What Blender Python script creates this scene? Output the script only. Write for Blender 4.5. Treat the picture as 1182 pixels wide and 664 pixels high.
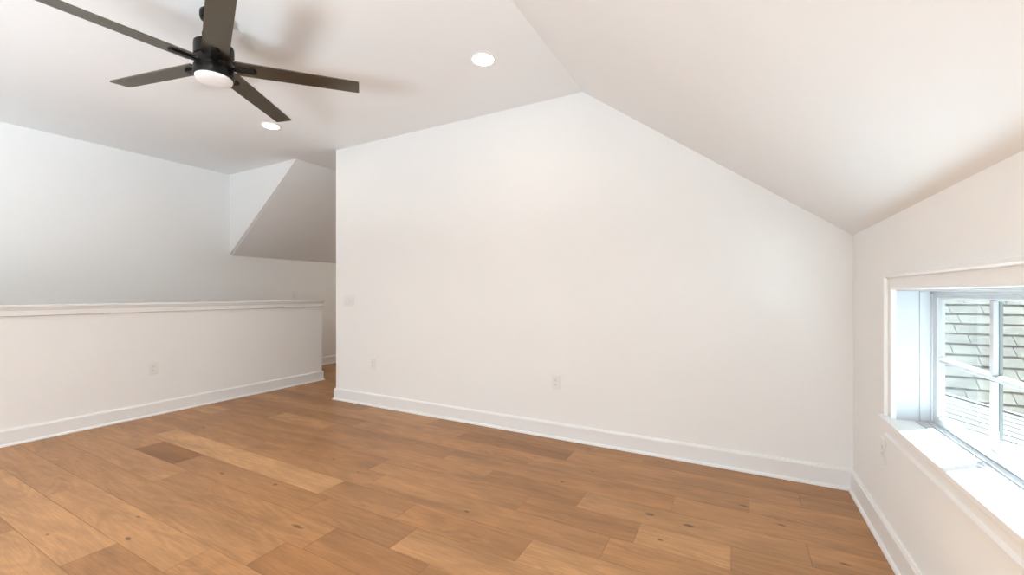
import bpy, bmesh, math, random
from mathutils import Vector, Matrix

for o in list(bpy.data.objects):
    bpy.data.objects.remove(o)
S = bpy.context.scene
COL = S.collection
PI = math.pi

# ------------------------------------------------------------------ camera
YAW = 0.4937
cam_data = bpy.data.cameras.new('camera')
cam_data.sensor_fit = 'HORIZONTAL'
cam_data.sensor_width = 36.0
cam_data.lens = 483.8 / 1182 * 36.0
cam_data.shift_y = 6.5 / 1182
cam_data.clip_start = 0.02
cam = bpy.data.objects.new('camera', cam_data)
cam.location = (0, 0, 1.2)
cam.rotation_euler = (PI / 2, 0, YAW)
COL.objects.link(cam)
S.camera = cam

# ------------------------------------------------------------------ light
SUN_STRENGTH = 80
SKY_STRENGTH = 0.62
REAR_FILL = 5
UPWARD_FILL = 1650
ROOM_FILL = 15
HALL_FILL = 8
DOWNLIGHT = 26
S.view_settings.view_transform = 'Standard'
S.view_settings.look = 'None'
S.view_settings.gamma = 1.0
S.view_settings.exposure = 0.51
S.view_settings.use_curve_mapping = False

w = bpy.data.worlds.new('sky')
S.world = w
w.use_nodes = True
bg = w.node_tree.nodes['Background']
bg.inputs[0].default_value = (0.80, 0.90, 1.0, 1)
bg.inputs[1].default_value = SKY_STRENGTH

sun_d = bpy.data.lights.new('sun', 'SUN')
sun_d.energy = SUN_STRENGTH
sun_d.angle = math.radians(0.6)
sun_d.color = (0.80, 1.0, 1.18)
sun = bpy.data.objects.new('sun', sun_d)
el = math.radians(44)
travel = Vector((-0.76 * math.cos(el), -0.65 * math.cos(el), -math.sin(el)))
sun.rotation_euler = travel.to_track_quat('-Z', 'Y').to_euler()
sun.location = (5, 5, 8)
COL.objects.link(sun)

# fill lamp added behind the camera, just outside the rear wall opening
ar_d = bpy.data.lights.new('rear_fill', 'AREA')
ar_d.shape = 'RECTANGLE'
ar_d.size = 3.0
ar_d.size_y = 1.4
ar_d.energy = REAR_FILL
ar_d.color = (0.70, 1.0, 1.40)
ar = bpy.data.objects.new('rear_fill', ar_d)
ar.location = (-1.5, -2.75, 1.0)
ar.rotation_euler = (PI / 2, 0, 0)          # faces +y, into the room
COL.objects.link(ar)
# unseen fill lamp added outside, imitating bounce up through the same opening
gr_d = bpy.data.lights.new('upward_fill', 'AREA')
gr_d.shape = 'RECTANGLE'
gr_d.size = 4.8
gr_d.size_y = 2.8
gr_d.energy = UPWARD_FILL
gr_d.color = (0.885, 1.02, 1.12)
gr = bpy.data.objects.new('upward_fill', gr_d)
gr.location = (.6, -4.4, -.6)
gr.rotation_euler = (PI, 0, 0)              # added lamp panel, facing up
COL.objects.link(gr)


# unseen lamps without fixtures, added as fill under the ceiling out of view
for lx, ly in ((-1.55, .15), (-1.55, -1.7), (-3.97, -1.7)):
    ld = bpy.data.lights.new('room_fill', 'AREA')
    ld.shape = 'DISK'; ld.size = .14; ld.energy = ROOM_FILL; ld.color = (1.0, .92, .80)
    lo = bpy.data.objects.new('room_fill', ld)
    lo.location = (lx, ly, 2.812)
    COL.objects.link(lo)
hd = bpy.data.lights.new('hall_fill', 'AREA')  # unseen lamp added to brighten the hall
hd.shape = 'DISK'; hd.size = .14; hd.energy = HALL_FILL; hd.color = (1.0, .86, .70)
ho = bpy.data.objects.new('hall_fill', hd)
ho.location = (-4.34, 5.6, 2.812)
COL.objects.link(ho)


# ------------------------------------------------------------------ materials
def new_mat(name):
    m = bpy.data.materials.new(name)
    m.use_nodes = True
    nt = m.node_tree
    return m, nt, nt.nodes['Principled BSDF']


def paint(name, col, rough=0.6, bump=0.02, scale=180, spec=0.5):
    m, nt, b = new_mat(name)
    b.inputs['Roughness'].default_value = rough
    b.inputs['Specular IOR Level'].default_value = spec
    tc = nt.nodes.new('ShaderNodeTexCoord')
    n = nt.nodes.new('ShaderNodeTexNoise')
    n.inputs['Scale'].default_value = 2.2
    n.inputs['Detail'].default_value = 2
    nt.links.new(tc.outputs['Object'], n.inputs['Vector'])
    mx = nt.nodes.new('ShaderNodeMixRGB')
    mx.inputs[1].default_value = (*[c * 0.985 for c in col], 1)
    mx.inputs[2].default_value = (*[min(1, c * 1.01) for c in col], 1)
    nt.links.new(n.outputs['Fac'], mx.inputs[0])
    nt.links.new(mx.outputs[0], b.inputs['Base Color'])
    if bump:
        n2 = nt.nodes.new('ShaderNodeTexNoise')
        n2.inputs['Scale'].default_value = scale
        nt.links.new(tc.outputs['Object'], n2.inputs['Vector'])
        bp = nt.nodes.new('ShaderNodeBump')
        bp.inputs['Strength'].default_value = bump
        bp.inputs['Distance'].default_value = 0.002
        nt.links.new(n2.outputs['Fac'], bp.inputs['Height'])
        nt.links.new(bp.outputs[0], b.inputs['Normal'])
    return m


def emit(name, col, strength):
    m, nt, b = new_mat(name)
    b.inputs['Base Color'].default_value = (*col, 1)
    b.inputs['Emission Color'].default_value = (*col, 1)
    b.inputs['Emission Strength'].default_value = strength
    return m


def glass_mat():
    m = bpy.data.materials.new('window_glass')
    m.use_nodes = True
    nt = m.node_tree
    nt.nodes.clear()
    out = nt.nodes.new('ShaderNodeOutputMaterial')
    tr = nt.nodes.new('ShaderNodeBsdfTransparent')
    tr.inputs[0].default_value = (0.95, 0.98, 0.965, 1)
    gl = nt.nodes.new('ShaderNodeBsdfGlossy')
    gl.inputs['Roughness'].default_value = 0.02
    fr = nt.nodes.new('ShaderNodeFresnel')
    geo = nt.nodes.new('ShaderNodeNewGeometry')
    ior = nt.nodes.new('ShaderNodeMix')            # same reflectance entering and leaving the pane
    ior.inputs[2].default_value = 1.45
    ior.inputs[3].default_value = 1 / 1.45
    nt.links.new(geo.outputs['Backfacing'], ior.inputs[0])
    nt.links.new(ior.outputs[0], fr.inputs[0])
    mx = nt.nodes.new('ShaderNodeMixShader')
    nt.links.new(fr.outputs[0], mx.inputs[0])
    nt.links.new(tr.outputs[0], mx.inputs[1])
    nt.links.new(gl.outputs[0], mx.inputs[2])
    nt.links.new(mx.outputs[0], out.inputs[0])
    return m


KNOTS = [  # x, y, length, width of the dark knots in the boards
    (-0.419, 2.355, .030, .013), (-0.222, 2.336, .030, .013), (-0.98, 2.50, .018, .010), (-0.33, 2.135, .014, .009),
    (-2.57, 2.055, .011, .009), (-2.24, 1.985, .010, .009), (-1.99, 1.375, .045, .012), (-2.62, 0.915, .024, .011),
    (-2.83, 1.03, .018, .008), (0.20, 2.57, .022, .009), (0.03, 2.70, .028, .010), (-3.02, 0.74, .012, .008),
    (-4.20, 1.99, .025, .016), (-3.02, 1.54, .022, .012), (-0.86, 2.74, .014, .007), (0.42, 2.33, .022, .010),
    (-1.31, 1.91, .018, .010), (-2.55, 1.61, .018, .013)]


def oak_mat():
    m, nt, b = new_mat('oak_planks')
    N, L = nt.nodes, nt.links
    tc = N.new('ShaderNodeTexCoord')
    at = N.new('ShaderNodeAttribute')
    at.attribute_name = 'plank'
    sep = N.new('ShaderNodeSeparateColor')
    L.new(at.outputs['Color'], sep.inputs[0])
    seed = N.new('ShaderNodeVectorMath'); seed.operation = 'SCALE'
    seed.inputs[0].default_value = (37, 53, 71)
    L.new(sep.outputs[1], seed.inputs['Scale'])
    add = N.new('ShaderNodeVectorMath'); add.operation = 'ADD'
    L.new(tc.outputs['Object'], add.inputs[0]); L.new(seed.outputs[0], add.inputs[1])

    def noise(scale3, detail, dist=0.0, rough=.55):
        mp = N.new('ShaderNodeMapping')
        mp.inputs['Scale'].default_value = scale3
        L.new(add.outputs[0], mp.inputs[0])
        n = N.new('ShaderNodeTexNoise')
        n.inputs['Scale'].default_value = 1
        n.inputs['Detail'].default_value = detail
        n.inputs['Roughness'].default_value = rough
        n.inputs['Distortion'].default_value = dist
        L.new(mp.outputs[0], n.inputs[0])
        return n
    broad = noise((1.3, 7, 1), 3, .6)
    fine = noise((9, 170, 1), 4, .2)
    pores = noise((30, 420, 1), 2)
    # growth-ring figure: bands of a stretched, distorted noise
    fig = noise((0.9, 5.5, 1), 2, .9)
    mul = N.new('ShaderNodeMath'); mul.operation = 'MULTIPLY'; mul.inputs[1].default_value = 48
    L.new(fig.outputs['Fac'], mul.inputs[0])
    sn = N.new('ShaderNodeMath'); sn.operation = 'SINE'
    L.new(mul.outputs[0], sn.inputs[0])

    def ramp(src, stops):
        r = N.new('ShaderNodeValToRGB')
        e = r.color_ramp.elements
        e[0].position, e[0].color = stops[0][0], (*stops[0][1], 1)
        e[1].position, e[1].color = stops[-1][0], (*stops[-1][1], 1)
        for p, c in stops[1:-1]:
            k = e.new(p); k.color = (*c, 1)
        L.new(src, r.inputs[0])
        return r
    tone = ramp(sep.outputs[0], [(0, TONES[0]), (.35, TONES[1]), (.65, TONES[2]), (1, TONES[3])])

    def mult(a, fac_src, lo, hi, a0=0.0, a1=1.0):
        mr = N.new('ShaderNodeMapRange')
        mr.inputs['From Min'].default_value = a0; mr.inputs['From Max'].default_value = a1
        mr.inputs['To Min'].default_value = lo; mr.inputs['To Max'].default_value = hi
        L.new(fac_src, mr.inputs['Value'])
        v = N.new('ShaderNodeVectorMath'); v.operation = 'SCALE'
        L.new(a, v.inputs[0]); L.new(mr.outputs[0], v.inputs['Scale'])
        return v.outputs[0]
    c = mult(tone.outputs[0], broad.outputs['Fac'], .80, 1.18, .3, .7)
    c = mult(c, fine.outputs['Fac'], .84, 1.12, .3, .7)
    c = mult(c, pores.outputs['Fac'], .93, 1.05, .3, .7)
    c = mult(c, sn.outputs[0], .915, 1.05, -1, 1)
    # knots
    tot = None
    wob = N.new('ShaderNodeTexNoise'); wob.inputs['Scale'].default_value = 60
    L.new(tc.outputs['Object'], wob.inputs[0])
    for (x, y, lx, ly) in KNOTS:
        mp = N.new('ShaderNodeMapping'); mp.vector_type = 'POINT'
        mp.inputs['Scale'].default_value = (1 / lx, 1 / ly, 0)
        mp.inputs['Location'].default_value = (-x / lx, -y / ly, 0)
        L.new(tc.outputs['Object'], mp.inputs[0])
        ln = N.new('ShaderNodeVectorMath'); ln.operation = 'LENGTH'
        L.new(mp.outputs[0], ln.inputs[0])
        ad = N.new('ShaderNodeMath'); ad.operation = 'ADD'
        L.new(ln.outputs['Value'], ad.inputs[0]); L.new(wob.outputs['Fac'], ad.inputs[1])
        mr = N.new('ShaderNodeMapRange'); mr.interpolation_type = 'SMOOTHSTEP'
        mr.inputs['From Min'].default_value = .85; mr.inputs['From Max'].default_value = 1.75
        mr.inputs['To Min'].default_value = 1; mr.inputs['To Max'].default_value = 0
        L.new(ad.outputs[0], mr.inputs['Value'])
        if tot is None:
            tot = mr.outputs[0]
        else:
            mxx = N.new('ShaderNodeMath'); mxx.operation = 'MAXIMUM'
            L.new(tot, mxx.inputs[0]); L.new(mr.outputs[0], mxx.inputs[1])
            tot = mxx.outputs[0]
    mk = N.new('ShaderNodeMixRGB')
    mk.inputs[2].default_value = (.085, .033, .012, 1)
    kf = N.new('ShaderNodeMath'); kf.operation = 'MULTIPLY'; kf.inputs[1].default_value = .8
    L.new(tot, kf.inputs[0])
    L.new(kf.outputs[0], mk.inputs[0]); L.new(c, mk.inputs[1])
    L.new(mk.outputs[0], b.inputs['Base Color'])
    b.inputs['Roughness'].default_value = .42
    b.inputs['Specular IOR Level'].default_value = .35
    bp = N.new('ShaderNodeBump'); bp.inputs['Strength'].default_value = .06; bp.inputs['Distance'].default_value = .002
    L.new(fine.outputs['Fac'], bp.inputs['Height']); L.new(bp.outputs[0], b.inputs['Normal'])
    return m


TONES = [(.25, .102, .031), (.37, .178, .072), (.445, .225, .096), (.53, .285, .128)]


def shingle_mat(name, lo, hi):
    m, nt, b = new_mat(name)
    tc = nt.nodes.new('ShaderNodeTexCoord')
    n = nt.nodes.new('ShaderNodeTexNoise'); n.inputs['Scale'].default_value = 55; n.inputs['Detail'].default_value = 4
    n2 = nt.nodes.new('ShaderNodeTexNoise'); n2.inputs['Scale'].default_value = 3.5
    nt.links.new(tc.outputs['Object'], n.inputs[0]); nt.links.new(tc.outputs['Object'], n2.inputs[0])
    ad = nt.nodes.new('ShaderNodeMath'); ad.operation = 'MULTIPLY_ADD'; ad.inputs[1].default_value = .6; ad.inputs[2].default_value = 0
    nt.links.new(n.outputs['Fac'], ad.inputs[0])
    ad2 = nt.nodes.new('ShaderNodeMath'); ad2.operation = 'MULTIPLY_ADD'; ad2.inputs[1].default_value = .4
    nt.links.new(n2.outputs['Fac'], ad2.inputs[0]); nt.links.new(ad.outputs[0], ad2.inputs[2])
    r = nt.nodes.new('ShaderNodeValToRGB')
    r.color_ramp.elements[0].position = .35; r.color_ramp.elements[0].color = (*lo, 1)
    r.color_ramp.elements[1].position = .65; r.color_ramp.elements[1].color = (*hi, 1)
    nt.links.new(ad2.outputs[0], r.inputs[0]); nt.links.new(r.outputs[0], b.inputs['Base Color'])
    b.inputs['Roughness'].default_value = .95
    b.inputs['Specular IOR Level'].default_value = .1
    return m


def metal_mat(name, col, rough, metallic=0.0, spec=.5):
    m, nt, b = new_mat(name)
    tc = nt.nodes.new('ShaderNodeTexCoord')
    n = nt.nodes.new('ShaderNodeTexNoise'); n.inputs['Scale'].default_value = 25; n.inputs['Detail'].default_value = 3
    nt.links.new(tc.outputs['Object'], n.inputs[0])
    mx = nt.nodes.new('ShaderNodeMixRGB')
    mx.inputs[1].default_value = (*[c * .9 for c in col], 1); mx.inputs[2].default_value = (*[c * 1.1 for c in col], 1)
    nt.links.new(n.outputs['Fac'], mx.inputs[0]); nt.links.new(mx.outputs[0], b.inputs['Base Color'])
    b.inputs['Roughness'].default_value = rough
    b.inputs['Metallic'].default_value = metallic
    b.inputs['Specular IOR Level'].default_value = spec
    if name == 'blade_bronze':
        b.inputs['IOR'].default_value = 1.85
        b.inputs['Specular Tint'].default_value = (1, .88, .68, 1)
    return m


M = dict(
    wall=paint('wall_paint', (.905, .90, .885), .7, .03, 220, .3),
    ceil=paint('ceiling_paint', (.915, .92, .92), .8, .02, 200, .2),
    trim=paint('trim_enamel', (.88, .878, .87), .35, 0),
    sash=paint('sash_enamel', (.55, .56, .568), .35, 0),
    plastic=paint('outlet_plastic', (.86, .85, .83), .3, 0),
    slot=paint('outlet_slot', (.30, .29, .28), .6, 0),
    oak=oak_mat(),
    sub=paint('subfloor', (.12, .06, .03), .9, 0),
    outer=paint('outer_bar_shade', (.16, .175, .165), .5, 0),  # dark colour stands in for shade on the white bars
    glass=glass_mat(),
    bronze=metal_mat('dark_bronze', (.005, .0042, .0035), .34, 0.0, .22),
    blade=metal_mat('blade_bronze', (.006, .0045, .003), .28, 0.0, .9),
    lens=emit('fan_lens_frosted', (.88, .875, .87), .04),
    down=emit('downlight_lens', (1.0, .86, .70), DOWNLIGHT),
    shingle=shingle_mat('roof_shingle', (.045, .038, .030), (.136, .115, .090)),
    shingle2=shingle_mat('low_roof_shingle', (.036, .032, .027), (.056, .049, .041)),
    drip=paint('roof_underlay', (.10, .098, .09), .9, 0),
)


# ------------------------------------------------------------------ mesh helpers
class MB:
    def __init__(s):
        s.v, s.f = [], []

    def add(s, vs, fs):
        o = len(s.v)
        s.v += [tuple(p) for p in vs]
        s.f += [tuple(i + o for i in f) for f in fs]
        return s

    def box(s, x0, x1, y0, y1, z0, z1):
        vs = [(x, y, z) for z in (z0, z1) for y in (y0, y1) for x in (x0, x1)]
        return s.add(vs, [(0, 2, 3, 1), (4, 5, 7, 6), (0, 1, 5, 4), (2, 6, 7, 3), (0, 4, 6, 2), (1, 3, 7, 5)])

    def loft(s, a, b):
        """prism between two polygons of the same vertex count"""
        n = len(a)
        return s.add(list(a) + list(b), [tuple(range(n - 1, -1, -1)), tuple(range(n, 2 * n))] +
                     [(i, (i + 1) % n, n + (i + 1) % n, n + i) for i in range(n)])

    def lathe(s, prof, seg=48, c=(0, 0, 0)):
        """closed revolve of (r, z) profile about z"""
        n = len(prof)
        vs = [(c[0] + r * math.cos(2 * PI * k / seg), c[1] + r * math.sin(2 * PI * k / seg), c[2] + z)
              for k in range(seg) for r, z in prof]
        fs = [(k * n + i, ((k + 1) % seg) * n + i, ((k + 1) % seg) * n + i + 1, k * n + i + 1)
              for k in range(seg) for i in range(n - 1)]
        return s.add(vs, fs)

    def build(s, name, mat, parent=None, bevel=0, smooth=False, seg=2):
        me = bpy.data.meshes.new(name)
        me.from_pydata(s.v, [], s.f)
        bm = bmesh.new(); bm.from_mesh(me)
        bmesh.ops.remove_doubles(bm, verts=bm.verts, dist=1e-6)
        bmesh.ops.recalc_face_normals(bm, faces=bm.faces)
        bm.to_mesh(me); bm.free()
        for m_ in (mat if isinstance(mat, (list, tuple)) else [mat]):
            me.materials.append(m_)
        o = bpy.data.objects.new(name, me)
        COL.objects.link(o)
        if parent:
            o.parent = parent
        if smooth:
            for p in me.polygons:
                p.use_smooth = True
            me.set_sharp_from_angle(angle=math.radians(35))
        if bevel:
            b = o.modifiers.new('bevel', 'BEVEL')
            b.width = bevel; b.segments = seg; b.limit_method = 'ANGLE'; b.angle_limit = math.radians(40)
        return o


def struct(o):
    o['kind'] = 'structure'
    return o


def empty(name, loc, rz=0):
    o = bpy.data.objects.new(name, None)
    o.location = loc; o.rotation_euler = (0, 0, rz); o.empty_display_size = .05
    COL.objects.link(o)
    return o


def tag(o, label, cat, group=None):
    o['label'] = label; o['category'] = cat
    if group:
        o['group'] = group
    return o


# ------------------------------------------------------------------ room dimensions
X1, Y0, XE, XL, YE = .62, 3.2325, -4.0005, -5.0568, 3.8545
ZC, ZK, XA = 2.8175, 1.5522, -1.0977
XLL, YA, ZKL, XAL = -6.1173, 3.2151, 1.7144, -4.6757
YR, YH = -2.6, 7.6                     # rear wall, end of the hall
WT = .14

# ------------------------------------------------------------------ floor: individual boards with open seams
PW = .1955
base = 1.460
JX = {
    -5: [-3.23, -1.7, -.2], -4: [-4.4, -2.62, -1.2], -3: [-3.6, -2.18, -.6], -2: [-4.3, -1.91, -.1], -1: [-3.27, -1.80, -1.20, .1],
    0: [-4.085, -3.485, -2.11, -1.44, -.25], 1: [-4.36, -2.21, -1.61, -.877, .25], 2: [-3.35, -2.04, -.55],
    3: [-4.05, -2.21, -1.08, -.443, -.026], 4: [-4.6, -2.62, -1.45, -.80, .29], 5: [-4.0, -3.24, -1.88, -.324],
    6: [-4.75, -3.05, -1.30, .058], 7: [-4.45, -2.055, -1.088, .32], 8: [-3.4, -2.5, -.6], 9: [-4.9, -4.3]}
TONE = {  # tone of the board left of each joint, then of the last one (0 dark .. 1 pale)
    (0, 1): .02, (1, 1): .92, (0, 2): .42, (0, 0): .62, (-1, 0): .62, (-1, 1): .46, (-1, 2): .28, (1, 2): .40, (1, 3): .38, (1, 4): .8,
    (0, 3): .38, (0, 4): .72, (-2, 2): .22, (-2, 3): .55, (-2, 1): .55, (3, 3): .42, (3, 4): .85, (3, 5): .6, (4, 3): .35, (4, 4): .72,
    (4, 5): .62, (5, 1): .70, (5, 2): .30, (5, 3): .45, (5, 4): .62, (6, 1): .25, (6, 4): .66, (7, 1): .55, (7, 2): .22,
    (7, 3): .60, (2, 1): .45, (2, 2): .50, (2, 3): .55, (3, 1): .30, (3, 2): .48, (6, 2): .45, (6, 3): .55, (-3, 1): .66, (-4, 0): .3, (-4, 1): .75,
    (-3, 0): .62}
rnd = random.Random(5)
bm = bmesh.new()
lay = bm.loops.layers.float_color.new('plank')
GAP = .00035
row = int((YR - base) // PW) - 1
while base + row * PW < YH:
    y0, y1 = base + row * PW, base + (row + 1) * PW
    if row in JX:
        js = sorted(JX[row])
    else:
        js, x = [], -6.0 + rnd.uniform(.2, 1.4)
        while x < .6:
            js.append(x); x += rnd.choice((.6, 1.1, 1.5, 1.9))
    xs = [XLL - .05] + js + [X1 + .03]
    for i in range(len(xs) - 1):
        a, b = xs[i] + GAP, xs[i + 1] - GAP
        t = TONE.get((row, i), rnd.uniform(.25, .8))
        col = (t, rnd.random(), rnd.random(), 1)
        vs = [bm.verts.new(p) for p in ((a, y0 + GAP, -.004), (b, y0 + GAP, -.004), (b, y1 - GAP, -.004), (a, y1 - GAP, -.004),
                                        (a + .0004, y0 + GAP + .0004, 0), (b - .0004, y0 + GAP + .0004, 0), (b - .0004, y1 - GAP - .0004, 0), (a + .0004, y1 - GAP - .0004, 0))]
        for q in ((4, 5, 6, 7), (0, 1, 5, 4), (1, 2, 6, 5), (2, 3, 7, 6), (3, 0, 4, 7)):
            f = bm.faces.new([vs[k] for k in q])
            for lp in f.loops:
                lp[lay] = col
    row += 1
# solid slab under the boards
for p0, p1, z0, z1 in (((XLL - .1, YR - .1), (X1 + .1, YH + .1), -.12, -.004),):
    vs = [bm.verts.new((x, y, z)) for z in (z0, z1) for y in (p0[1], p1[1]) for x in (p0[0], p1[0])]
    for q in ((0, 2, 3, 1), (4, 5, 7, 6), (0, 1, 5, 4), (2, 6, 7, 3), (0, 4, 6, 2), (1, 3, 7, 5)):
        f = bm.faces.new([vs[k] for k in q]); f.material_index = 1
me = bpy.data.meshes.new('floor')
bm.to_mesh(me); bm.free()
me.materials.append(M['oak']); me.materials.append(M['sub'])
fl = bpy.data.objects.new('floor', me); COL.objects.link(fl); struct(fl)

# ------------------------------------------------------------------ walls and ceiling
SL = (ZC - ZK) / (X1 - XA)             # pitch of the sloped ceiling


def xz(poly, y0, y1):
    return [(x, y0, z) for x, z in poly], [(x, y1, z) for x, z in poly]


# back wall with the gable outline
pb = [(XE, -.02), (X1 + .05, -.02), (X1 + .05, ZK + .01), (XA, ZC + .04), (XE, ZC + .04)]
struct(MB().loft(*xz(pb, Y0, Y0 + WT)).build('wall_back', M['wall']))
# its return along the hall
struct(MB().box(XE, XE + WT, Y0 + WT, YH, -.02, ZC + .04).build('wall_hall', M['wall']))
struct(MB().box(XLL - .1, XE + WT, YH, YH + .1, -.02, ZC + .05).build('wall_end', M['wall']))
# tall wall on the far side of the stairwell
struct(MB().box(XLL - WT, XLL, YR - .1, YH + .1, -.02, ZC + .05).build('wall_left', M['wall']))
# gable piece between the high ceiling and the sloped hall ceiling
g = [(XLL - .02, ZKL), (XAL, ZC), (XAL, ZC + .03), (XLL - .02, ZC + .03)]
struct(MB().loft(*xz(g, YA, YA + .03)).build('wall_gable', M['wall']))

# right knee wall around the window opening
WY1 = 2.4500                           # left jamb face
PANE, MUN, STL = .399, .034, .046
WY0 = WY1 - .015 - STL - 3 * PANE - 2 * MUN - STL - .015
WZ0, WZ1 = .625, 1.2105
k = MB()
XO = X1 + .142
k.box(X1, XO, WY1 + .004, Y0 + WT, -.02, ZK + .001)
k.box(X1, XO, YR - .1, WY0 - .004, -.02, ZK + .001)
k.box(X1, XO, WY0 - .004, WY1 + .004, -.02, WZ0 - .012)
k.box(X1, XO, WY0 - .004, WY1 + .004, WZ1 + .004, ZK + .001)
struct(k.build('wall_right', M['wall']))

# wall behind the camera; its wide opening is added to admit fill light
k = MB()
rx0, rx1, rz0, rz1 = -4.2, .1, .12, 1.75
pr = lambda x: ZC + .04 if x <= XA else ZC + .04 - (x - XA) * SL
for poly in ([(XLL - .05, -.02), (rx0, -.02), (rx0, ZC + .04), (XLL - .05, ZC + .04)],
             [(rx1, -.02), (X1 + .05, -.02), (X1 + .05, pr(X1 + .05)), (rx1, pr(rx1))],
             [(rx0, -.02), (rx1, -.02), (rx1, rz0), (rx0, rz0)],
             [(rx0, rz1), (rx1, rz1), (rx1, pr(rx1)), (XA, ZC + .04), (rx0, ZC + .04)]):
    k.loft(*xz(poly, YR - WT, YR))
struct(k.build('wall_rear', M['wall']))

# ceiling: flat part, sloped part, and the sloped hall part
k = MB()
xk = X1 + .19
T = .12
room = [(XLL - .1, ZC), (XA, ZC), (xk, ZC - (xk - XA) * SL), (xk, ZC - (xk - XA) * SL + T), (XA + .04, ZC + T), (XLL - .1, ZC + T)]
k.loft(*xz(room, YR - .14, YA + .03))
room2 = [(XE - .001, ZC), (XA, ZC), (xk, ZC - (xk - XA) * SL), (xk, ZC - (xk - XA) * SL + T), (XA + .04, ZC + T), (XE - .001, ZC + T)]
k.loft(*xz(room2, YA + .03, Y0 + WT))
sl2 = (ZC - ZKL) / (XAL - XLL)
hall = [(XLL - .1, ZKL - .1 * sl2), (XAL, ZC), (XE + .1, ZC), (XE + .1, ZC + T), (XAL - .04, ZC + T), (XLL - .1, ZKL - .1 * sl2 + T)]
k.loft(*xz(hall, YA + .03, YH + .1))
struct(k.build('ceiling', M['ceil']))

# ------------------------------------------------------------------ low wall of the stairwell with its cap
HT = .125
hw = struct(MB().box(XL - HT, XL, YR, YE, 0, 1.085).build('wall_half', M['wall']))
MB().box(XL - HT - .03, XL + .030, YR, YE + .030, 1.0845, 1.1035).build('cap', M['trim'], hw, .003)
apr = [(0, 1.018), (.008, 1.014), (.016, 1.018), (.016, 1.060), (.019, 1.068), (.021, 1.078), (.021, 1.0845), (0, 1.0845)]
k = MB()
k.loft([(XL + d, YR, z) for d, z in apr], [(XL + d, YE + d, z) for d, z in apr])
k.loft([(XL + d, YE + d, z) for d, z in apr], [(XL - HT - d, YE + d, z) for d, z in apr])
k.loft([(XL - HT - d, YE + d, z) for d, z in apr], [(XL - HT - d, YR, z) for d, z in apr])
k.build('cap_trim', M['trim'], hw)

# ------------------------------------------------------------------ baseboards (board + shoe), mitred at the corners
BP = [(0, 0), (.029, 0), (.029, .006), (.027, .012), (.022, .017), (.016, .019), (.016, .113), (.0145, .119), (.0105, .124), (.009, .1285), (0, .1295)]
k = MB()
k.loft([(XE - d, Y0 - d, z) for d, z in BP], [(X1 - d, Y0 - d, z) for d, z in BP])
struct(k.build('baseboard_back', M['trim']))
k = MB()
k.loft([(X1 - d, Y0 - d, z) for d, z in BP], [(X1 - d, YR, z) for d, z in BP])
struct(k.build('baseboard_right', M['trim']))
k = MB()
k.loft([(XE - d, Y0 - d, z) for d, z in BP], [(XE - d, YH, z) for d, z in BP])
struct(k.build('baseboard_hall', M['trim']))
k = MB()
k.loft([(XL + d, YR, z) for d, z in BP], [(XL + d, YE + d, z) for d, z in BP])
k.loft([(XL + d, YE + d, z) for d, z in BP], [(XL - HT - d, YE + d, z) for d, z in BP])
k.build('baseboard', M['trim'], hw)
k = MB()
k.loft([(XLL + d, YR, z) for d, z in BP], [(XLL + d, YH, z) for d, z in BP])
struct(k.build('baseboard_left', M['trim']))

# ------------------------------------------------------------------ window in the knee wall
win = struct(empty('window_1', (X1, (WY0 + WY1) / 2, WZ0)))
wl = win.location


def wb(mb):                            # to the window's own frame
    mb.v = [(x - wl.x, y - wl.y, z - wl.z) for x, y, z in mb.v]
    return mb


CP = [(0, 0), (0, .013), (.003, .018), (.008, .018), (.010, .015), (.054, .015), (.057, .024), (.062, .028), (.070, .028), (.074, .024), (.074, 0)]
ci = .0035                             # reveal
zb = .640                              # top of the stool
k = MB()
k.loft([(X1 - t, WY1 - ci + .0 + w_, zb) for w_, t in CP], [(X1 - t, WY1 - ci + w_, WZ1 + ci + w_) for w_, t in CP])
wb(k).build('side_casing', M['trim'], win, smooth=False)
k = MB()
k.loft([(X1 - t, WY0 + ci - w_, zb) for w_, t in CP], [(X1 - t, WY0 + ci - w_, WZ1 + ci + w_) for w_, t in CP])
wb(k).build('side_casing', M['trim'], win)
k = MB()
k.loft([(X1 - t, WY1 - ci + w_, WZ1 + ci + w_) for w_, t in CP], [(X1 - t, WY0 + ci - w_, WZ1 + ci + w_) for w_, t in CP])
wb(k).build('head_casing', M['trim'], win)
# stool with horns, apron with its lower moulding
XF = .697                              # start of the window frame
k = MB().box(X1 - .045, X1, WY0 - .075, WY1 + .078, zb - .024, zb)
k.box(X1 - .004, XF - .012, WY0, WY1, zb - .024, zb)
wb(k).build('stool', M['trim'], win, .004)
AP = [(0, .526), (.020, .526), (.025, .531), (.025, .548), (.019, .555), (.0155, .558), (.0155, .616), (0, .616)]
k = MB()
k.loft([(X1 - d, WY1 + .072, z) for d, z in AP], [(X1 - d, WY0 - .070, z) for d, z in AP])
wb(k).build('apron', M['trim'], win)
# extension jamb boards
k = MB()
k.box(X1 - .001, XF, WY1, WY1 + .02, zb - .02, WZ1 + .02)
k.box(X1 - .001, XF, WY0 - .02, WY0, zb - .02, WZ1 + .02)
k.box(X1 - .001, XF, WY0, WY1, WZ1, WZ1 + .02)
wb(k).build('jamb', M['sash'], win)
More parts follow.
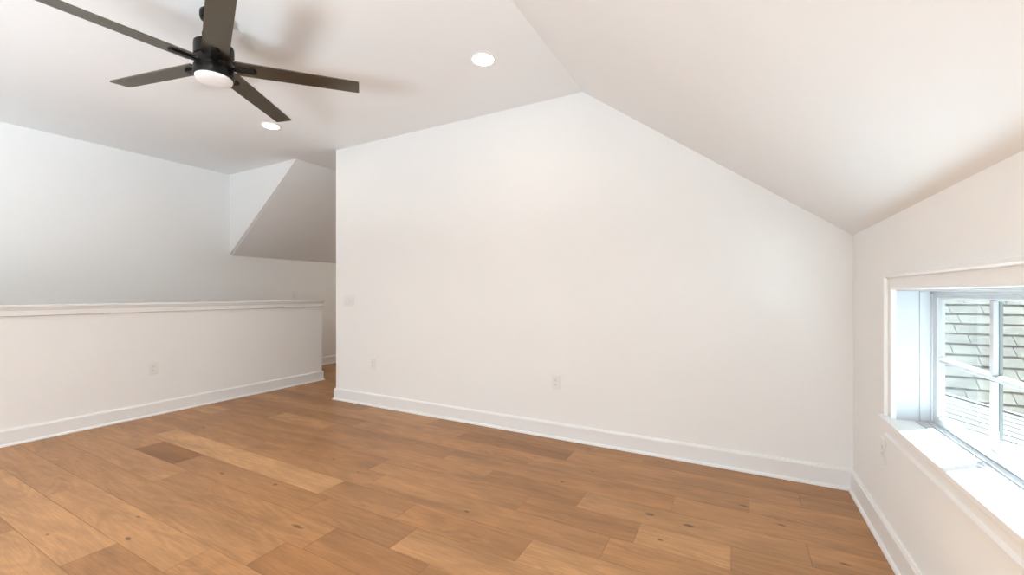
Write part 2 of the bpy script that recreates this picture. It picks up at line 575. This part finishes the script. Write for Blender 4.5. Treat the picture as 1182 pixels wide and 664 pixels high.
# frame
FD = XO
k = MB()
k.box(XF + .001, FD, WY1 - .003, WY1 + .02, zb - .03, WZ1 + .02)
k.box(XF + .001, FD, WY0 - .02, WY0 + .003, zb - .03, WZ1 + .02)
k.box(XF + .001, FD, WY0, WY1, WZ1 - .004, WZ1 + .02)
k.box(XF - .010, FD, WY0, WY1, zb - .03, zb + .002)
k.box(XF + .022, FD, WY0 + .003, WY1 - .003, zb - .03, zb + .008)      # inner stop
k.box(XF + .036, FD, WY1 - .014, WY1, zb, WZ1)
k.box(XF + .036, FD, WY0, WY0 + .014, zb, WZ1)
k.box(XF + .036, FD, WY0, WY1, WZ1 - .014, WZ1)
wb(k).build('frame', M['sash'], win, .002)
# sash: stiles and rails with a sloped glazing bead, bars, six panes
SX0, SX1 = .738, .760
sy1, sy0 = WY1 - .015, WY0 + .015
sz0, sz1 = .650, 1.1955
gz0, gz1 = .686, 1.1725                # glass opening
gy1, gy0 = sy1 - STL, sy0 + STL
zm = .9185                             # middle bar
k = MB()
bd = .008                              # bead


def rail(y0, y1, z0, z1):
    k.box(SX0, SX1, y0, y1, z0, z1)


rail(gy1 + bd, sy1, sz0, sz1); rail(sy0, gy0 - bd, sz0, sz1)
rail(gy0 - bd, gy1 + bd, sz0, gz0 - bd); rail(gy0 - bd, gy1 + bd, gz1 + bd, sz1)
# bead loops (sloping in towards the glass)
def bead(pa, pb_, ax):
    prof = [(SX0 + .003, bd), (SX0 + .010, 0), (SX1, 0), (SX1, bd)]
    a, b_ = [], []
    for x, o_ in prof:
        if ax == 'L': a.append((x, gy1 + o_, gz0 - o_)); b_.append((x, gy1 + o_, gz1 + o_))
        if ax == 'R': a.append((x, gy0 - o_, gz0 - o_)); b_.append((x, gy0 - o_, gz1 + o_))
        if ax == 'B': a.append((x, gy0 - o_, gz0 - o_)); b_.append((x, gy1 + o_, gz0 - o_))
        if ax == 'T': a.append((x, gy0 - o_, gz1 + o_)); b_.append((x, gy1 + o_, gz1 + o_))
    k.loft(a, b_)
for ax in 'LRBT':
    bead(0, 0, ax)
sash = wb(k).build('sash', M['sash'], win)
mys = [gy1 - PANE - MUN / 2, gy1 - 2 * PANE - 1.5 * MUN]
GX = .7485


for my in mys:
    k = MB()
    h_ = MUN / 2
    for z0, z1 in ((gz0, zm - .011), (zm + .011, gz1)):
        pr_ = [(SX0 + .002, my - h_ + .006), (SX0 + .002, my + h_ - .006), (SX0 + .010, my + h_), (GX + .002, my + h_), (GX + .0034, my + h_ - .006),
               (GX + .0034, my - h_ + .006), (GX + .002, my - h_), (SX0 + .010, my - h_)]
        k.loft([(x, y, z0) for x, y in pr_], [(x, y, z1) for x, y in pr_])
    wb(k).build('muntin', M['sash'], sash)
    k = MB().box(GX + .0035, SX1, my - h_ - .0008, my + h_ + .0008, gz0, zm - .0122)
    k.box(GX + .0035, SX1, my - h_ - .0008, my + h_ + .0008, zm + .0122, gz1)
    wb(k).build('shaded_outer_muntin', M['outer'], sash)  # outer side of the bar, with its shade put into the colour
k = MB()
h_ = .011
pr_ = [(SX0 + .002, zm - h_ + .004), (SX0 + .002, zm + h_ - .004), (SX0 + .010, zm + h_), (GX + .002, zm + h_), (GX + .0034, zm + h_ - .004),
       (GX + .0034, zm - h_ + .004), (GX + .002, zm - h_), (SX0 + .010, zm - h_)]
k.loft([(x, gy0, z) for x, z in pr_], [(x, gy1, z) for x, z in pr_])
wb(k).build('muntin', M['sash'], sash)
wb(MB().box(GX + .0035, SX1, gy0, gy1, zm - .012, zm + .012)).build('shaded_outer_muntin', M['outer'], sash)
ys = [gy1, mys[0], mys[1], gy0]
for i in range(3):
    ya = ys[i] - (0 if i == 0 else MUN / 2); yb = ys[i + 1] + (0 if i == 2 else MUN / 2)
    for z0, z1 in ((gz0, zm - .011), (zm + .011, gz1)):
        wb(MB().box(GX, GX + .003, yb + .0005, ya - .0005, z0 + .0005, z1 - .0005)).build('glass_pane', M['glass'], sash)

# frame of the unseen window added behind the camera for the fill light
rw = struct(empty('window_added', ((rx0 + rx1) / 2, YR, rz0)))
k = MB()
cx = (rx0 + rx1) / 2
for a in (rx0, rx1 - .06):
    k.box(a - cx, a + .06 - cx, -.10, -.02, 0, rz1 - rz0)
for a in (0, rz1 - rz0 - .06):
    k.box(rx0 + .06 - cx, rx1 - .06 - cx, -.10, -.02, a, a + .06)
for f_ in (1 / 3, 2 / 3):
    a = rx0 + (rx1 - rx0) * f_
    k.box(a - .03 - cx, a + .03 - cx, -.10, -.02, .06, rz1 - rz0 - .06)
k.build('frame', M['sash'], rw)

# ------------------------------------------------------------------ roof of the neighbouring wing seen through the window
V1 = Vector((1.78, 5.66, .20))
roof = empty('shingled_roof', (V1.x, V1.y, V1.z))
tag(roof, 'weathered grey shingled roof beyond the divided-light window', 'roof')


def shingle_field(uvec, vvec, nvec, org, u0, u1, n, exposure, wmin, wmax, seedn, thick=.004, gap=.007, clip=None):
    """courses of separate tabs laid up a slope; org is at the lower edge"""
    r = random.Random(seedn)
    mb = MB()
    for i in range(n):
        u = u0 - r.uniform(0, wmax)
        while u < u1:
            wd = r.uniform(wmin, wmax)
            a, b_ = u, u + wd - gap
            lo, hi = i * exposure + r.uniform(-.002, .002), (i + 1) * exposure + .03
            u += wd
            c0 = org + uvec * a + vvec * lo
            if clip and not clip(org + uvec * ((a + b_) / 2) + vvec * lo):
                continue
            P = lambda uu, vv, nn: tuple(org + uvec * uu + vvec * vv + nvec * nn)
            t1 = thick
            lower = [P(a, lo, 0.0), P(b_, lo, 0.0), P(b_, lo, thick * 2), P(a, lo, thick * 2)]
            upper = [P(a, hi, -.004), P(b_, hi, -.004), P(b_, hi, .001), P(a, hi, .001)]
            mb.loft(lower, upper)
    return mb


# upper slope: courses run along x, rises away from the window at 45 degrees
pitch = math.radians(45)
uv = Vector((1, 0, 0)); vv = Vector((0, math.cos(pitch), math.sin(pitch))); nv = Vector((0, -math.sin(pitch), math.cos(pitch)))
org = Vector((0, -1.05, 0)); org.z = (.81 + (V1.y + org.y - 6.27)) - V1.z
mb = shingle_field(uv, vv, nv, org, -.8, 4.5, 34, .143, .20, .34, 3)
mb.build('upper_slope', M['shingle'], roof)
k = MB()
q = [org + uv * a + vv * b_ - nv * .006 for a, b_ in ((-1.2, 0), (4.5, 0), (4.5, 34 * .143), (-1.2, 34 * .143))]
k.loft([tuple(p) for p in q], [tuple(p - nv * .12) for p in q])
k.build('upper_deck', M['drip'], roof)
# lower slope: meets the upper one along the valley, falls away towards +x and the viewer
A = Vector((.5, -.13, -.127)).normalized()
B = Vector((0, -1, -.15))
nl = A.cross(B).normalized()
if nl.z < 0: nl = -nl
vl = nl.cross(A).normalized()          # up the slope, away from the viewer
if vl.y < 0: vl = -vl
orl = -vl * (15 * .15)
mb = shingle_field(A, vl, nl, orl, -.2, 4.5, 15, .15, .9, 1.6, 8, thick=.003, gap=.003)
mb.build('lower_slope', M['shingle2'], roof)
k = MB()
q = [orl + A * a + vl * b_ - nl * .006 for a, b_ in ((-.6, 0), (4.5, 0), (4.5, 15.2 * .15), (-.6, 15.2 * .15))]
k.loft([tuple(p) for p in q], [tuple(p - nl * .12) for p in q])
k.build('lower_deck', M['drip'], roof)
# dark metal flashing along the valley
k = MB()
fl_ = [A * -.75, A * 4.5]
for s0, s1 in ((-.75, 4.5),):
    p = [A * s0 + nl * .02 - vl * .015, A * s1 + nl * .02 - vl * .015, A * s1 + nl * .02 + vl * .03, A * s0 + nl * .02 + vl * .03]
    k.loft([tuple(x) for x in p], [tuple(x - nl * .02) for x in p])
k.build('valley_flashing', M['drip'], roof)

# ------------------------------------------------------------------ ceiling fan
FX, FY, ZB = -2.672, 1.321, 2.522 - ZC
fan = empty('ceiling_fan', (FX, FY, ZC))
tag(fan, 'dark bronze five-blade ceiling fan with round white light hanging from the flat ceiling', 'ceiling fan')
MB().lathe([(.0001, 0), (.068, 0), (.070, -.006), (.070, -.030), (.066, -.042), (.050, -.050), (.034, -.054), (.030, -.066), (.0001, -.066)]).build('canopy', M['bronze'], fan, smooth=True)
MB().lathe([(.0001, -.060), (.0135, -.060), (.0135, -.125), (.0001, -.125)], 24).build('downrod', M['bronze'], fan, smooth=True)
MB().lathe([(.0001, -.100), (.026, -.100), (.034, -.108), (.052, -.116), (.058, -.126), (.058, -.172), (.088, -.178), (.097, -.186), (.0985, -.200),
            (.0985, -.262), (.094, -.266), (.094, -.318), (.0985, -.320), (.1005, -.326), (.1005, -.368), (.098, -.373), (.0001, -.373)], 72).build('motor_housing', M['bronze'], fan, smooth=True)
MB().lathe([(.0001, -.366), (.0925, -.366), (.0925, -.379), (.089, -.388), (.073, -.395), (.045, -.399), (.0001, -.400)], 64).build('light_lens', M['lens'], fan, smooth=True)
R_, PH, PT, BW = .789, .835, -.1425, .113
for i in range(5):
    a = PH + i * 2 * PI / 5
    u_ = Vector((math.cos(a), math.sin(a), 0))
    n_ = Vector((-math.sin(a) * math.cos(PT), math.cos(a) * math.cos(PT), math.sin(PT)))
    t_ = u_.cross(n_)
    o_ = Vector((0, 0, ZB))
    # outline of the blade, rounded at the tip corners
    h_ = BW / 2
    hr = h_ * 1.12                     # a little wider at the root
    out = [(.105, -hr + .006), (.11, -hr)] + [(R_ - .008, -h_), (R_ - .002, -h_ + .003), (R_, -h_ + .009), (R_, h_ - .009), (R_ - .002, h_ - .003), (R_ - .008, h_)] + [(.11, hr), (.105, hr - .006)]
    top = [tuple(o_ + u_ * r + n_ * s_ + t_ * .0035) for r, s_ in out]
    bot = [tuple(o_ + u_ * r + n_ * s_ - t_ * .0035) for r, s_ in out]
    bl = MB().loft(bot, top).build('blade', M['blade'], fan)
    # bracket that carries the blade, a rounded bar under its root
    k = MB()
    w2 = .019
    ring = [(.088, -w2), (.205, -w2), (.213, -w2 * .6), (.216, 0), (.213, w2 * .6), (.205, w2), (.088, w2)]
    k.loft([tuple(o_ + u_ * r + n_ * s_ - t_ * .013) for r, s_ in ring], [tuple(o_ + u_ * r + n_ * s_ - t_ * .0035) for r, s_ in ring])
    k.build('blade_bracket', M['bronze'], bl, .0015)

# ------------------------------------------------------------------ recessed downlights
LIGHTS = ((-1.546, 2.452, 'lit round recessed ceiling light near the ridge, above the long back wall'),
          (-3.966, 2.458, 'lit round recessed ceiling light just beyond a fan blade tip, nearer the low wall'))
for (x, y, lab) in LIGHTS:
    d = empty('recessed_light', (x, y, ZC))
    tag(d, lab, 'ceiling light', 'recessed lights in the flat ceiling')
    MB().lathe([(.070, .001), (.070, -.004), (.074, -.009), (.084, -.007), (.088, -.002), (.088, .001)], 56).build('trim_ring', M['trim'], d, smooth=True)
    MB().lathe([(.0001, -.003), (.0705, -.003), (.0705, .001), (.0001, .001)], 48).build('lens', M['down'], d)


# ------------------------------------------------------------------ outlets and switches
def plate(name, loc, rz, label, cat, kind, group=None):
    r = empty(name, loc, rz)
    tag(r, label, cat, group)
    wd = .165 if kind == 'triple' else .072
    hh = .0585
    b = MB().box(-wd / 2, wd / 2, -.0055, 0, -hh, hh).build('cover_plate', M['plastic'], r, .003)
    if kind == 'duplex':
        for s_ in (1, -1):
            k = MB(); zc = s_ * .0205
            ring = [(math.cos(t) * .0172, max(-.0135, min(.0135, math.sin(t) * .0172))) for t in [2 * PI * q / 28 for q in range(28)]]
            k.loft([(x, -.0075, zc + z) for x, z in ring], [(x, -.004, zc + z) for x, z in ring])
            rc = k.build('receptacle', M['plastic'], r)
            k = MB()
            k.box(-.0080, -.0055, -.0080, -.007, zc - .001, zc + .009)
            k.box(.0055, .0080, -.0080, -.007, zc - .000, zc + .008)
            k.box(-.0025, .0025, -.0080, -.007, zc - .0095, zc - .005)
            k.build('slots', M['slot'], rc)
        MB().lathe([(.0001, -.0015), (.0030, -.0015), (.0034, .001), (.0001, .001)], 16).build('screw', M['plastic'], r)
        sc = r.children[-1]; sc.location = (0, -.0058, 0); sc.rotation_euler = (-PI / 2, 0, 0)
    elif kind == 'decora':
        f = MB().box(-.0165, .0165, -.0080, -.004, -.0335, .0335).build('receptacle', M['plastic'], r, .0015)
        k = MB()
        for zc in (.016, -.016):
            k.box(-.0080, -.0058, -.0084, -.0075, zc - .001, zc + .008)
            k.box(.0058, .0080, -.0084, -.0075, zc - .000, zc + .007)
            k.box(-.0022, .0022, -.0084, -.0075, zc - .009, zc - .005)
        k.build('slots', M['slot'], f)
    else:
        n = 3 if kind == 'triple' else 1
        for q in range(n):
            x = (q - (n - 1) / 2) * .046
            P0 = [(x - .0165, -.0055, -.0335), (x + .0165, -.0055, -.0335), (x + .0165, -.0115, -.0335 + .002), (x - .0165, -.0115, -.0335 + .002)]
            P1 = [(x - .0165, -.0050, .0335), (x + .0165, -.0050, .0335), (x + .0165, -.0065, .0335), (x - .0165, -.0065, .0335)]
            MB().loft(P0, P1).build('rocker', M['plastic'], r, .001)
    return r


plate('light_switch', (-3.793, Y0, 1.116), 0, 'white three-rocker switch plate beside the outer corner of the long wall', 'light switch', 'triple')
plate('wall_outlet', (-3.417, Y0, .445), 0, 'white outlet low on the long wall below the three-rocker switch', 'outlet', 'decora', 'wall outlets')
plate('wall_outlet', (-1.324, Y0, .460), 0, 'white duplex outlet low in the middle of the long gabled wall', 'outlet', 'duplex', 'wall outlets')
plate('wall_outlet', (XL, 1.956, .459), PI / 2, 'white duplex outlet on the capped low wall at left', 'outlet', 'duplex', 'wall outlets')
plate('wall_outlet', (X1, 2.621, .442), -PI / 2, 'white outlet on the knee wall under the window sill corner', 'outlet', 'decora', 'wall outlets')
plate('light_switch', (XLL, 4.18, 1.170), PI / 2, 'white single switch on the far wall just above the low wall cap', 'light switch', 'single')
